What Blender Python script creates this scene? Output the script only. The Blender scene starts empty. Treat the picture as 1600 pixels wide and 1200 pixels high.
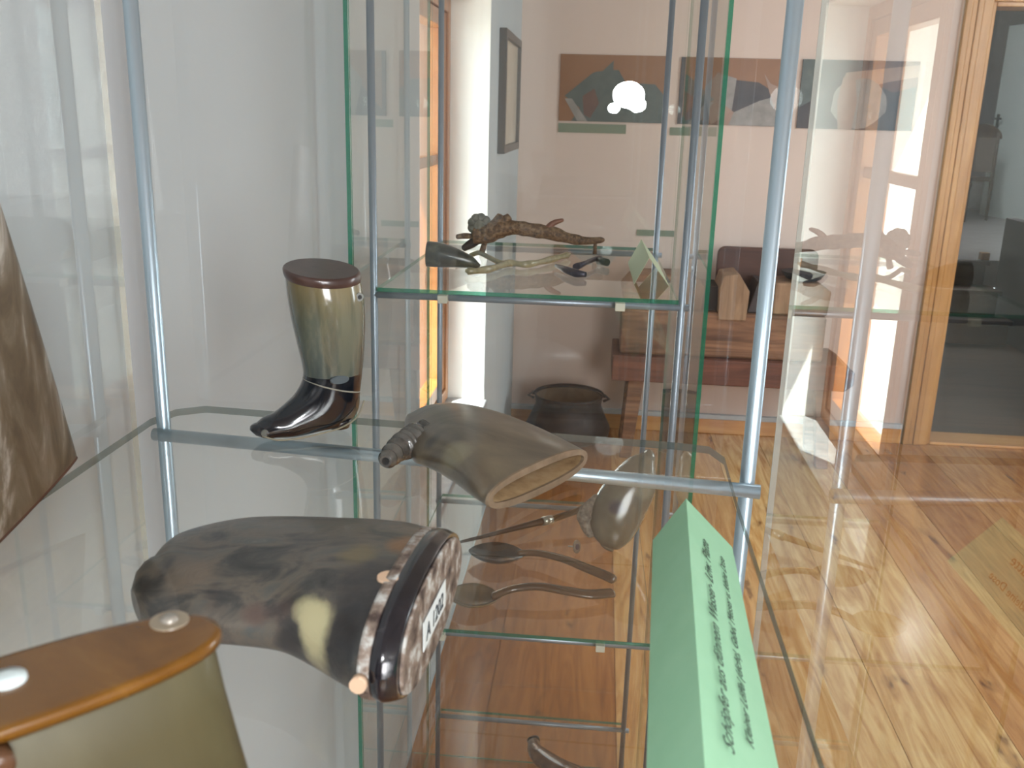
import bpy, bmesh, math, random
from mathutils import Vector, Matrix
random.seed(7)
S = bpy.context.scene
COL = S.collection
# ------------------------------------------------------------------ camera
F = 1480.0
CAMZ = 1.5
def nrm(v): v = Vector(v); v.normalize(); return v
_dY = nrm((145, 418, -F)); _vx = -140.0; _a = (F*F + 145*_vx)/418
_dZ = -nrm((_vx, -_a, -F)); _dX = _dY.cross(_dZ)
RCW = Matrix((_dX, _dY, _dZ))             # rows: world axes in camera space  (cam -> world)
cam = bpy.data.cameras.new('camera'); camo = bpy.data.objects.new('camera', cam); COL.objects.link(camo)
camo.matrix_world = Matrix.Translation((0, 0, CAMZ)) @ RCW.to_4x4()
cam.sensor_width = 36; cam.lens = F/1600*36; cam.clip_start = 0.01; cam.clip_end = 200
cam.dof.use_dof = True; cam.dof.focus_distance = 0.95; cam.dof.aperture_fstop = 22
S.camera = camo
def ray(px, py): return RCW @ Vector((px-800, 600-py, -F))
def onz(px, py, z): d = ray(px, py); return d*((z-CAMZ)/d.z) + Vector((0, 0, CAMZ))
def ony(px, py, y): d = ray(px, py); return d*(y/d.y) + Vector((0, 0, CAMZ))
def onx(px, py, x): d = ray(px, py); return d*(x/d.x) + Vector((0, 0, CAMZ))
def onp(px, py, p, n):
    d = ray(px, py); o = Vector((0, 0, CAMZ)); return o + d*((Vector(p)-o).dot(n)/d.dot(n))
# ------------------------------------------------------------------ view, world, sun, lights
S.view_settings.view_transform = 'Standard'; S.view_settings.look = 'None'
S.view_settings.gamma = 1; S.view_settings.use_curve_mapping = False
S.view_settings.exposure = 0.7
S.cycles.use_denoising = True
S.cycles.transparent_max_bounces = 64
S.cycles.max_bounces = 12; S.cycles.glossy_bounces = 8; S.cycles.diffuse_bounces = 4
S.cycles.sample_clamp_indirect = 6.0
S.cycles.caustics_reflective = False; S.cycles.caustics_refractive = False
W = bpy.data.worlds.new('sky'); S.world = W; W.use_nodes = True
bg = W.node_tree.nodes['Background']; bg.inputs[0].default_value = (0.80, 0.92, 1.0, 1); bg.inputs[1].default_value = 7.0
def light(name, kind, loc, direction, energy, color, **kw):
    l = bpy.data.lights.new(name, kind); l.energy = energy; l.color = color
    for k, v in kw.items(): setattr(l, k, v)
    o = bpy.data.objects.new(name, l); COL.objects.link(o); o.location = loc
    o.rotation_euler = Vector(direction).to_track_quat('-Z', 'Y').to_euler(); return o
light('sun', 'SUN', (-3, -3, 6), (1.0, 1.55, -3.05), 24.0, (1.0, .96, .88), angle=0.009)
light('camera_flash', 'AREA', (0.034, 0.0, 1.532), (-.05, 1, -.22), 0.95, (.93, .98, 1.0), shape='ELLIPSE', size=.048, size_y=.040)
light('right_fill', 'AREA', (3.2, 2.5, 1.8), (-.85, .5, -.5), 56, (.86, .94, 1.0), shape='RECTANGLE', size=1.3, size_y=1.5)  # added fill brightening far wall and floor; the right wall has no window
light('back_window_daylight', 'AREA', (1.75, -2.4, 1.7), (-.1, 1, -.16), 72, (.98, .97, 1.0), shape='RECTANGLE', size=1.2, size_y=1.4)
light('stair_hall_fill', 'AREA', (2.9, 8.6, 3.2), (.2, .2, -1), 30, (.93, .97, 1.0), shape='RECTANGLE', size=.8, size_y=.8)  # added fill under the closed hall ceiling, brightens door and landing
# ------------------------------------------------------------------ material helpers
def mat(name, fn=None, col=(.8, .8, .8), rough=.5, metal=0, spec=.5, coat=0, **kw):
    m = bpy.data.materials.new(name); m.use_nodes = True; nt = m.node_tree
    b = nt.nodes['Principled BSDF']
    b.inputs['Base Color'].default_value = (*col, 1); b.inputs['Roughness'].default_value = rough
    b.inputs['Metallic'].default_value = metal; b.inputs['Specular IOR Level'].default_value = spec
    b.inputs['Coat Weight'].default_value = coat; b.inputs['Coat Roughness'].default_value = .12
    if fn: fn(nt, b)
    return m
def N(nt, t, **kw):
    n = nt.nodes.new(t)
    for k, v in kw.items():
        if hasattr(n, k): setattr(n, k, v)
        else: n.inputs[k.replace('_', ' ')].default_value = v
    return n
def coords(nt, scale=(1, 1, 1), rot=(0, 0, 0)):
    tc = N(nt, 'ShaderNodeTexCoord'); mp = N(nt, 'ShaderNodeMapping')
    mp.inputs['Scale'].default_value = scale; mp.inputs['Rotation'].default_value = rot
    nt.links.new(tc.outputs['Object'], mp.inputs[0]); return mp.outputs[0]
def noise(nt, co, scale=5, detail=6, rough=.6, dist=0):
    n = N(nt, 'ShaderNodeTexNoise'); n.inputs['Scale'].default_value = scale; n.inputs['Detail'].default_value = detail
    n.inputs['Roughness'].default_value = rough; n.inputs['Distortion'].default_value = dist
    nt.links.new(co, n.inputs['Vector']); return n.outputs[0]
def ramp(nt, fac, stops):
    r = N(nt, 'ShaderNodeValToRGB'); e = r.color_ramp.elements
    while len(e) < len(stops): e.new(.5)
    for i, (p, c) in enumerate(stops): e[i].position = p; e[i].color = (*c, 1)
    nt.links.new(fac, r.inputs[0]); return r.outputs[0]
def mixc(nt, fac, a, b, blend='MIX'):
    m = N(nt, 'ShaderNodeMix', data_type='RGBA', blend_type=blend)
    for sock, v in ((m.inputs['Factor'], fac), (m.inputs['A'] if False else m.inputs[6], a), (m.inputs[7], b)):
        if hasattr(v, 'node'): nt.links.new(v, sock)
        else: sock.default_value = v if not isinstance(v, tuple) else (*v, 1)
    return m.outputs[2]
def mth(nt, op, a, b=0.0, c=None, clamp=False):
    m = N(nt, 'ShaderNodeMath', operation=op); m.use_clamp = clamp
    for i, v in enumerate((a, b, c)):
        if v is None: continue
        if hasattr(v, 'node'): nt.links.new(v, m.inputs[i])
        else: m.inputs[i].default_value = v
    return m.outputs[0]
def bump(nt, b, h, strength=.3, dist=.002):
    n = N(nt, 'ShaderNodeBump'); n.inputs['Strength'].default_value = strength; n.inputs['Distance'].default_value = dist
    nt.links.new(h, n.inputs['Height']); nt.links.new(n.outputs[0], b.inputs['Normal'])
def simple_noise(stops, scale, stretch=(1, 1, 1), bstr=.1, dist=0, detail=6):
    def fn(nt, b):
        f = noise(nt, coords(nt, stretch), scale, detail, dist=dist)
        nt.links.new(ramp(nt, f, stops), b.inputs['Base Color'])
        if bstr: bump(nt, b, f, bstr)
    return fn
def blotch(stops, scale, stretch, spots, dist=1.0, bstr=.15, rot=(0, 0, 0)):
    """mottled horn: noise ramp plus soft natural patches (centre, radius, colour, softness) in object space"""
    def fn(nt, b):
        f = noise(nt, coords(nt, stretch, rot), scale, 7, .6, dist)
        c = ramp(nt, f, stops)
        tc = N(nt, 'ShaderNodeTexCoord')
        wob = noise(nt, tc.outputs['Object'], 45, 4)
        for (p, r, colr, amt) in spots:
            d = N(nt, 'ShaderNodeVectorMath', operation='DISTANCE'); nt.links.new(tc.outputs['Object'], d.inputs[0]); d.inputs[1].default_value = p
            dd = mth(nt, 'ADD', mth(nt, 'DIVIDE', d.outputs['Value'], r), mth(nt, 'MULTIPLY_ADD', wob, .9, -.45))
            k = mth(nt, 'MULTIPLY', mth(nt, 'SUBTRACT', 1.0, mth(nt, 'MULTIPLY_ADD', dd, 2.2, -1.2, clamp=True)), amt)
            c = mixc(nt, k, c, colr)
        nt.links.new(c, b.inputs['Base Color'])
        if bstr: bump(nt, b, f, bstr)
    return fn
def glass_mat(name, tint=(.982, .99, .985), dust=.0018, boost=1.15):
    m = bpy.data.materials.new(name); m.use_nodes = True; nt = m.node_tree; nt.nodes.clear()
    out = N(nt, 'ShaderNodeOutputMaterial'); tr = N(nt, 'ShaderNodeBsdfTransparent'); tr.inputs[0].default_value = (*tint, 1)
    gl = N(nt, 'ShaderNodeBsdfGlossy'); gl.inputs['Roughness'].default_value = 0.0; gl.inputs['Color'].default_value = (.97, 1, .985, 1)
    fr = N(nt, 'ShaderNodeFresnel'); fr.inputs['IOR'].default_value = 1.5
    ge = N(nt, 'ShaderNodeNewGeometry')
    # one full double-surface reflection per pane, taken at the face turned to the viewer
    fac = mth(nt, 'MULTIPLY', mth(nt, 'MULTIPLY', fr.outputs[0], boost, clamp=True), mth(nt, 'SUBTRACT', 1.0, ge.outputs['Backfacing']), clamp=True)
    mx = N(nt, 'ShaderNodeMixShader'); nt.links.new(fac, mx.inputs[0]); nt.links.new(tr.outputs[0], mx.inputs[1]); nt.links.new(gl.outputs[0], mx.inputs[2])
    df = N(nt, 'ShaderNodeBsdfDiffuse'); df.inputs[0].default_value = (.85, .87, .85, 1)
    m2 = N(nt, 'ShaderNodeMixShader')
    tc = N(nt, 'ShaderNodeTexCoord'); sm = noise(nt, tc.outputs['Object'], 7, 5, .7)
    nt.links.new(mth(nt, 'MULTIPLY', ramp(nt, sm, [(.35, (.35,)*3), (.75, (1.6,)*3)]), dust), m2.inputs[0])
    nt.links.new(mx.outputs[0], m2.inputs[1]); nt.links.new(df.outputs[0], m2.inputs[2]); nt.links.new(m2.outputs[0], out.inputs[0])
    return m
def edge_mat(name, col, tr_amt=.35, tint=(.25, .75, .55)):
    m = mat(name, col=col, rough=.12, spec=.6); nt = m.node_tree; b = nt.nodes['Principled BSDF']
    out = nt.nodes['Material Output']; tr = N(nt, 'ShaderNodeBsdfTransparent'); tr.inputs[0].default_value = (*tint, 1)
    mx = N(nt, 'ShaderNodeMixShader'); mx.inputs[0].default_value = tr_amt
    nt.links.new(b.outputs[0], mx.inputs[1]); nt.links.new(tr.outputs[0], mx.inputs[2]); nt.links.new(mx.outputs[0], out.inputs[0]); return m

GLASS = glass_mat('case_glass'); SHELFGLASS = glass_mat('shelf_glass', dust=.0025, boost=1.1)
WINGLASS = glass_mat('window_glass', dust=.004, boost=1.5)
EDGE = edge_mat('glass_edge_green', (.01, .16, .095)); EDGEPALE = edge_mat('glass_edge_pale', (.50, .50, .44), .35, (.9, .9, .85)); EDGEGREY = edge_mat('shelf_edge_grey', (.07, .08, .07), .35, (.6, .7, .65))
METAL = mat('brushed_aluminium', simple_noise([(.3, (.42, .53, .60)), (.7, (.56, .68, .76))], 30, (1, 1, .05), .03), rough=.32, metal=.75)
METALG = mat('grey_satin_rod', col=(.26, .30, .35), rough=.38, metal=.6)
def wallfn(base):
    def fn(nt, b):
        f = noise(nt, coords(nt), 1.3, 5); g = noise(nt, coords(nt), 60, 3)
        c = ramp(nt, f, [(.3, tuple(x*.95 for x in base)), (.7, tuple(min(1, x*1.04) for x in base))])
        nt.links.new(c, b.inputs['Base Color']); bump(nt, b, g, .12, .002)
    return fn
WALL = mat('pale_pink_plaster', wallfn((.62, .50, .43)), rough=.85, spec=.2)
WALLW = mat('white_plaster', wallfn((.50, .535, .55)), rough=.8, spec=.2)
REVEAL = mat('white_window_reveal', wallfn((.88, .87, .84)), rough=.8, spec=.2)
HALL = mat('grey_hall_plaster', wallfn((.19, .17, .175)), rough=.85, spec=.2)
CEIL = mat('ceiling_plaster', wallfn((.45, .43, .41)), rough=.9)
def floorfn(nt, b):
    at = N(nt, 'ShaderNodeAttribute', attribute_name='board')
    co = coords(nt)
    off = N(nt, 'ShaderNodeCombineXYZ'); nt.links.new(mth(nt, 'MULTIPLY', at.outputs['Fac'], 37.0), off.inputs[1]); nt.links.new(mth(nt, 'MULTIPLY', at.outputs['Fac'], 91.0), off.inputs[2])
    ad = N(nt, 'ShaderNodeVectorMath', operation='ADD'); nt.links.new(co, ad.inputs[0]); nt.links.new(off.outputs[0], ad.inputs[1])
    mp = N(nt, 'ShaderNodeMapping'); mp.inputs['Scale'].default_value = (1, .09, 1); nt.links.new(ad.outputs[0], mp.inputs[0])
    gr = noise(nt, mp.outputs[0], 26, 8, .6, 1.6)
    big = noise(nt, ad.outputs[0], 1.7, 4)
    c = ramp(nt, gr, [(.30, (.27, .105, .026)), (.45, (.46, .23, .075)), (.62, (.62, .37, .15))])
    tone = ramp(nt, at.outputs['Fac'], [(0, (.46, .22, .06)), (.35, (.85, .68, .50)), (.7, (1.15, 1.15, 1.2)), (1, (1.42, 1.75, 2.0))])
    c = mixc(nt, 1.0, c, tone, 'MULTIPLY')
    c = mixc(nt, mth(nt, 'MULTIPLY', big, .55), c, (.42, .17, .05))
    mp2 = N(nt, 'ShaderNodeMapping'); mp2.inputs['Scale'].default_value = (7.5, 2.6, 1); nt.links.new(ad.outputs[0], mp2.inputs[0])
    wob = N(nt, 'ShaderNodeVectorMath', operation='ADD'); nn = N(nt, 'ShaderNodeTexNoise'); nn.inputs['Scale'].default_value = 3; nt.links.new(mp2.outputs[0], nn.inputs['Vector'])
    nt.links.new(mp2.outputs[0], wob.inputs[0]); nt.links.new(nn.outputs['Color'], wob.inputs[1])
    vo = N(nt, 'ShaderNodeTexVoronoi'); vo.inputs['Scale'].default_value = 1.0; nt.links.new(wob.outputs[0], vo.inputs['Vector'])
    k = ramp(nt, vo.outputs['Distance'], [(.07, (1, 1, 1)), (.12, (.4, .4, .4)), (.22, (0, 0, 0))])
    c = mixc(nt, mth(nt, 'MULTIPLY', k, .8), c, (.13, .045, .014))
    nt.links.new(c, b.inputs['Base Color']); bump(nt, b, gr, .06, .001)
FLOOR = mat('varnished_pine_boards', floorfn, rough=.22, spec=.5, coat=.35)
def woodfn(a, bcol, axis=2, scale=14, rings=1.5):
    st = [1, 1, 1]; st[axis] = .07
    def fn(nt, b):
        g = noise(nt, coords(nt, tuple(st)), scale, 7, .6, rings)
        nt.links.new(ramp(nt, g, [(.3, a), (.68, bcol)]), b.inputs['Base Color']); bump(nt, b, g, .12, .001)
    return fn
PINE = mat('pine_casing', woodfn((.38, .17, .042), (.56, .29, .09)), rough=.38, coat=.15)
PINEH = mat('pine_baseboard', woodfn((.50, .22, .06), (.66, .36, .13), 0), rough=.35, coat=.2)
WFRAME = mat('orange_pine_window_frame', woodfn((.24, .075, .016), (.38, .15, .038)), rough=.35, coat=.2)
OLDWOOD = mat('old_worn_wood', woodfn((.06, .022, .010), (.26, .125, .062), 0, 18, 2), rough=.7)
REDWOOD = mat('red_brown_bench_wood', woodfn((.05, .014, .008), (.15, .05, .026), 0, 18, 2), rough=.6)
LIGHTBLOCK = mat('pale_cut_wood', woodfn((.15, .08, .04), (.30, .18, .10), 2, 20, 2), rough=.7)
DARKBOARD = mat('dark_backboard_wood', woodfn((.03, .010, .007), (.08, .03, .018), 0, 14, 1), rough=.55)
STAIR = mat('stair_wood', woodfn((.07, .035, .018), (.12, .065, .035), 0, 10, 1), rough=.5)
STONE = mat('grey_sill_stone', simple_noise([(.3, (.24, .25, .27)), (.7, (.40, .41, .43))], 25), rough=.35)
IRON = mat('black_cast_iron', simple_noise([(.3, (.006, .006, .008)), (.7, (.02, .018, .018))], 40, bstr=.4), rough=.5, spec=.3)
IRONIN = mat('rusty_pot_inside', simple_noise([(.3, (.10, .07, .045)), (.7, (.17, .125, .08))], 20), rough=.8)
# ------------------------------------------------------------------ object helpers
def tag(o, label=None, cat=None, group=None, kind=None):
    if label: o['label'] = label
    if cat: o['category'] = cat
    if group: o['group'] = group
    if kind: o['kind'] = kind
    return o
def thing(name, loc, label, cat, group=None):
    o = bpy.data.objects.new(name, None); COL.objects.link(o); o.location = loc; o.empty_display_size = .05
    return tag(o, label, cat, group)
class MB:
    """collects geometry in world coordinates; build() links it as ONE mesh object"""
    def __init__(s): s.v = []; s.f = []; s.mi = []; s.sm = []
    def add(s, vs, fs, mi=0, smooth=False):
        n = len(s.v); s.v += [Vector(v) for v in vs]
        for f in fs: s.f.append([i+n for i in f]); s.mi.append(mi); s.sm.append(smooth)
        return s
    def box(s, a, b, mi=0, M=None):
        x0, y0, z0 = a; x1, y1, z1 = b
        v = [Vector(p) for p in ((x0,y0,z0),(x1,y0,z0),(x1,y1,z0),(x0,y1,z0),(x0,y0,z1),(x1,y0,z1),(x1,y1,z1),(x0,y1,z1))]
        if M: v = [M @ p for p in v]
        return s.add(v, [(0,3,2,1),(4,5,6,7),(0,1,5,4),(1,2,6,5),(2,3,7,6),(3,0,4,7)], mi)
    def prism(s, pts, off, mi=0):
        """polygon pts (3D, planar) extruded by vector off"""
        n = len(pts); off = Vector(off); P = [Vector(p) for p in pts]
        nn = Vector((0, 0, 0))
        for i in range(n): nn += (P[i]-P[0]).cross(P[(i+1) % n]-P[0])
        if nn.dot(off) > 0: P = P[::-1]
        v = P + [p+off for p in P]
        fs = [tuple(range(n)), tuple(range(2*n-1, n-1, -1))] + [(i, i+n, (i+1) % n+n, (i+1) % n) for i in range(n)]
        return s.add(v, fs, mi)
    def tube(s, pts, r, seg=16, mi=0, cap=True):
        P = [Vector(p) for p in pts]; n = len(P); R = r if isinstance(r, (list, tuple)) else [r]*n
        rings = []; up = None
        for i in range(n):
            t = (P[min(i+1, n-1)]-P[max(i-1, 0)]).normalized()
            if up is None: up = t.orthogonal().normalized()
            up = (up - t*up.dot(t)).normalized(); w = t.cross(up)
            rings.append([P[i]+(up*math.cos(2*math.pi*k/seg)+w*math.sin(2*math.pi*k/seg))*R[i] for k in range(seg)])
        return s.rings(rings, mi, cap, cap)
    def rings(s, rings, mi=0, cap0=True, cap1=True, smooth=True):
        seg = len(rings[0]); v = [p for r in rings for p in r]; fs = []
        for i in range(len(rings)-1):
            for k in range(seg):
                k2 = (k+1) % seg; fs.append((i*seg+k, i*seg+k2, (i+1)*seg+k2, (i+1)*seg+k))
        s.add(v, fs, mi, smooth)
        b = len(s.v)-len(v)
        if cap0: s.f.append([b+k for k in range(seg)][::-1]); s.mi.append(mi); s.sm.append(False)
        if cap1: s.f.append([b+(len(rings)-1)*seg+k for k in range(seg)]); s.mi.append(mi); s.sm.append(False)
        return s
    def build(s, name, mats, parent=None, origin=None, bevel=0, subsurf=0, fixn=True, label=None):
        me = bpy.data.meshes.new(name)
        if origin is None:
            origin = parent_loc(parent) if parent else Vector((0, 0, 0))
        origin = Vector(origin)
        me.from_pydata([v-origin for v in s.v], [], s.f)
        if not isinstance(mats, (list, tuple)): mats = [mats]
        for m in mats: me.materials.append(m)
        for p, mi, sm in zip(me.polygons, s.mi, s.sm): p.material_index = mi; p.use_smooth = sm
        if fixn:
            bm = bmesh.new(); bm.from_mesh(me); bmesh.ops.recalc_face_normals(bm, faces=bm.faces); bm.to_mesh(me); bm.free()
        o = bpy.data.objects.new(name, me); COL.objects.link(o)
        if parent: o.parent = parent
        else: o.location = origin
        if bevel:
            m = o.modifiers.new('bevel', 'BEVEL'); m.width = bevel; m.segments = 2; m.limit_method = 'ANGLE'; m.angle_limit = math.radians(40)
        if subsurf:
            m = o.modifiers.new('sub', 'SUBSURF'); m.levels = subsurf; m.render_levels = subsurf
        if label: o['label'] = label
        return o
def parent_loc(p):
    v = Vector((0, 0, 0))
    while p: v += Vector(p.location); p = p.parent
    return v
def struct(mb, name, mats, **kw):
    o = mb.build(name, mats, **kw); o['kind'] = 'structure'; return o
def crom(P, sub):
    out = []; n = len(P)
    for i in range(n-1):
        p0, p1, p2, p3 = P[max(i-1, 0)], P[i], P[i+1], P[min(i+2, n-1)]
        for k in range(sub):
            t = k/sub; t2 = t*t; t3 = t2*t
            out.append([.5*((2*b) + (c-a)*t + (2*a-5*b+4*c-d)*t2 + (-a+3*b-3*c+d)*t3) for a, b, c, d in zip(p0, p1, p2, p3)])
    out.append(list(P[-1])); return out
def sweep(secs, minor, seg=36, sub=6, pw=2.0, round0=True, round1=True, wob=0.0, upsh=0.0):
    """secs: (A, B, b) outline pair + half thickness along `minor` (vector or list of vectors)"""
    rows = []
    for i, (A, B, b) in enumerate(secs):
        mn = minor[i] if isinstance(minor, list) else minor
        rows.append([*A, *B, b, *mn])
    rows = crom(rows, sub); rings = []
    def ring(r, sc=1.0, shift=Vector((0, 0, 0))):
        A = Vector(r[0:3]); B = Vector(r[3:6]); b = r[6]; m = Vector(r[7:10]).normalized()
        C = (A+B)/2; u = (A-B)/2; out = []
        for k in range(seg):
            t = 2*math.pi*k/seg; c, s_ = math.cos(t), math.sin(t)
            cc = math.copysign(abs(c)**(2/pw), c); ss = math.copysign(abs(s_)**(2/pw), s_)
            w = 1 + wob*math.sin(3*t+r[0]*70)*.5 + wob*math.sin(5*t+r[1]*90)*.4
            out.append(C + shift + (u*cc + m*b*ss)*sc*w)
        return out
    def cdir(a, b): return ((Vector(b[0:3])+Vector(b[3:6]))/2-(Vector(a[0:3])+Vector(a[3:6]))/2).normalized()
    if round0:
        d = cdir(rows[1], rows[0]); ln = rows[0][6]
        for q in (0.08, .35, .65, .88): rings.append(ring(rows[0], max(.02, math.sqrt(1-(1-q)**2)), d*ln*(1-q)))
    for r in rows: rings.append(ring(r))
    if round1:
        d = cdir(rows[-2], rows[-1]); ln = rows[-1][6]
        for q in (.88, .65, .35, .08): rings.append(ring(rows[-1], max(.02, math.sqrt(1-(1-q)**2)), d*ln*(1-q)))
    return rings
Z = Vector((0, 0, 1))
def text_mesh(name, body, size, M, material, parent, shear=.35, extrude=.0001, align='LEFT', label=None):
    cu = bpy.data.curves.new(name, 'FONT'); cu.body = body; cu.size = size; cu.shear = shear; cu.extrude = extrude; cu.align_x = align
    cu.resolution_u = 3
    t = bpy.data.objects.new(name+'_tmp', cu); COL.objects.link(t)
    dg = bpy.context.evaluated_depsgraph_get(); me = bpy.data.meshes.new_from_object(t.evaluated_get(dg))
    bpy.data.objects.remove(t); me.name = name
    off = Matrix.Translation(-parent_loc(parent)); me.transform(off @ M)
    me.materials.clear(); me.materials.append(material)
    o = bpy.data.objects.new(name, me); COL.objects.link(o); o.parent = parent
    if label: o['label'] = label
    return o
# ------------------------------------------------------------------ the room
XL, YF, XR, YB, HC = -.395, 4.55, 3.3, -2.6, 2.75; WT = .45
# floor boards, one mesh; each board carries its own tone value
edges = [XL-.2, -.228, .107, .352, .60, .823, 1.11, 1.36, 1.60, 1.87, 2.10, 2.37, 2.62, 2.88, 3.14, 3.5]
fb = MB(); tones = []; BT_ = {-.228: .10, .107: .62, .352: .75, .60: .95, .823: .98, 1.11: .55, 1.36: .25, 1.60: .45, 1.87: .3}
for a, b in zip(edges[:-1], edges[1:]):
    y = YB-.1 - random.random()*1.5
    while y < 4.7:
        y2 = min(y + random.uniform(3.2, 4.8), 4.7) if a > 1.0 else 4.7
        if y2 < YB: y = y2; continue
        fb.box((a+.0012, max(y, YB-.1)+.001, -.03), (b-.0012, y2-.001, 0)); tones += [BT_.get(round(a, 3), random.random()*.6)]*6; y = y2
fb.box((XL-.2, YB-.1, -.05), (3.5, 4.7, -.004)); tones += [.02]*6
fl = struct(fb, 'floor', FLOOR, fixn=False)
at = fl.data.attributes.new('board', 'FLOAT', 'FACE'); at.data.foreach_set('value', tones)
struct(MB().box((XL-WT, YB-.2, HC), (XR+.2, YF-.001, HC+.1)), 'ceiling', CEIL)
# left wall with the window niche
WY0, WY1, WZ0, WZ1, WT = 2.08, 3.365, .475, 1.87, .45
wl = MB()
wl.box((XL-WT, YB, 0), (XL, WY0, HC)); wl.box((XL-WT, WY1, 0), (XL, YF+.2, HC))
wl.box((XL-WT, WY0, 0), (XL, WY1, WZ0-.03)); wl.box((XL-WT, WY0, WZ1), (XL, WY1, HC))
struct(wl, 'wall_left', WALLW)
rv = MB()
rv.box((XL-WT, WY1-.006, WZ0), (XL-.001, WY1, WZ1)); rv.box((XL-WT, WY0, WZ0), (XL-.001, WY0+.006, WZ1)); rv.box((XL-WT, WY0+.006, WZ1-.006), (XL-.001, WY1-.006, WZ1))
struct(rv, 'trim_1', REVEAL)
sill = struct(MB().box((XL-.19, WY0+.006, WZ0-.028), (XL+.012, WY1-.006, WZ0)), 'trim_2', STONE, bevel=.004)
# window frame with two casements
FX0, FX1 = XL-.26, XL-.135
w = MB(); t = .045
zb, zt = WZ0+.002, WZ1-.008; y0, y1 = WY0+.008, WY1-.008
w.box((FX0, y0, zb), (FX1, y0+t, zt)); w.box((FX0, y1-t, zb), (FX1, y1, zt))
w.box((FX0, y0+t, zb), (FX1, y1-t, zb+t)); w.box((FX0, y0+t, zt-t), (FX1, y1-t, zt))
win = struct(w, 'window_1', WFRAME, bevel=.004)
ym = 2.62
for (ya, yb_) in ((y0+t+.002, ym-.003), (ym+.003, y1-t-.002)):
    c = MB(); s_ = .05 if ya > 2.5 else .13; X0, X1 = FX1-.06, FX1-.008; za, zc = zb+t+.002, zt-t-.002
    c.box((X0, ya, za), (X1, ya+s_, zc)); c.box((X0, yb_-s_, za), (X1, yb_, zc))
    c.box((X0, ya+s_, za), (X1, yb_-s_, za+s_)); c.box((X0, ya+s_, zc-s_), (X1, yb_-s_, zc))
    c.box((X0+.015, ya+s_, 1.33), (X1-.012, yb_-s_, 1.365))
    cs = c.build('casement', WFRAME, parent=win, bevel=.003)
    MB().box((X0+.022, ya+s_-.005, za+s_-.005), (X0+.026, yb_-s_+.005, zc-s_+.005)).build('window_pane', WINGLASS, parent=cs)
# keeper plate on the far stile
STEEL = mat('dull_steel', col=(.55, .56, .55), rough=.35, metal=.8); DARK = mat('dark_slot', col=(.02, .02, .02), rough=.5)
kp = MB().box((FX1-.03, y1-t-.0035, .70), (FX1-.008, y1-t+.001, .80)); kp.build('keeper_plate', STEEL, parent=win, bevel=.001)
MB().box((FX1-.024, y1-t-.0045, .72), (FX1-.014, y1-t-.003, .78)).build('keeper_slot', DARK, parent=win)
# far wall with the doorway
DX0, DX1, DZ = 1.63, 2.50, 2.03
wf = MB(); wf.box((XL, YF, 0), (DX0, YF+.16, HC)); wf.box((DX1, YF, 0), (XR+.2, YF+.16, HC)); wf.box((DX0, YF, DZ), (DX1, YF+.16, HC))
struct(wf, 'wall_far', WALL)
struct(MB().box((XR, YB, 0), (XR+.2, YF, HC)), 'wall_right', WALLW)
struct(MB().box((XL-WT, YB-.2, 0), (XR+.2, YB, HC)), 'wall_back', mat('beige_back_plaster', wallfn((.30, .26, .23)), rough=.85))
b = MB(); b.box((XL, YF-.018, 0), (DX0-.115, YF, .075)); struct(b, 'baseboard_far', PINEH, bevel=.004)
b = MB(); b.box((XL, YF-.024, .076), (DX0-.115, YF, .100)); struct(b, 'trim_3', WALLW, bevel=.003)
struct(MB().box((XL, YB, 0), (XL+.004, YF-.03, .0035)), 'baseboard_left', WALLW)
# door casing: fluted pine
dc = MB()
def casing(x0, x1):
    w_ = x1-x0
    dc.box((x0, YF-.028, 0), (x0+w_*.22, YF, DZ+.10)); dc.box((x0+w_*.22, YF-.02, 0), (x0+w_*.42, YF, DZ+.10))
    dc.box((x0+w_*.42, YF-.026, 0), (x0+w_*.62, YF, DZ+.10)); dc.box((x0+w_*.62, YF-.018, 0), (x1, YF, DZ+.10))
casing(DX0-.105, DX0+.012); casing(DX1-.012, DX1+.105)
dc.box((DX0+.012, YF-.024, DZ-.012), (DX1-.012, YF, DZ+.10))
dc.box((DX0, YF, 0), (DX0+.03, YF+.16, DZ)); dc.box((DX1-.03, YF, 0), (DX1, YF+.16, DZ)); dc.box((DX0+.03, YF, DZ-.03), (DX1-.03, YF+.16, DZ))
d1 = struct(dc, 'door_1', PINE, bevel=.004)
MB().box((DX0+.029, YF+.03, .30), (DX0+.034, YF+.05, .36)).build('striker_plate', STEEL, parent=d1)
MB().box((DX0+.029, YF+.02, 1.66), (DX0+.036, YF+.05, 1.76)).build('hinge', STEEL, parent=d1)
MB().box((DX0+.03, YF-.005, 0.0005), (DX1-.03, YF+.17, .014)).build('threshold', PINEH, parent=d1, bevel=.003)
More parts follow.
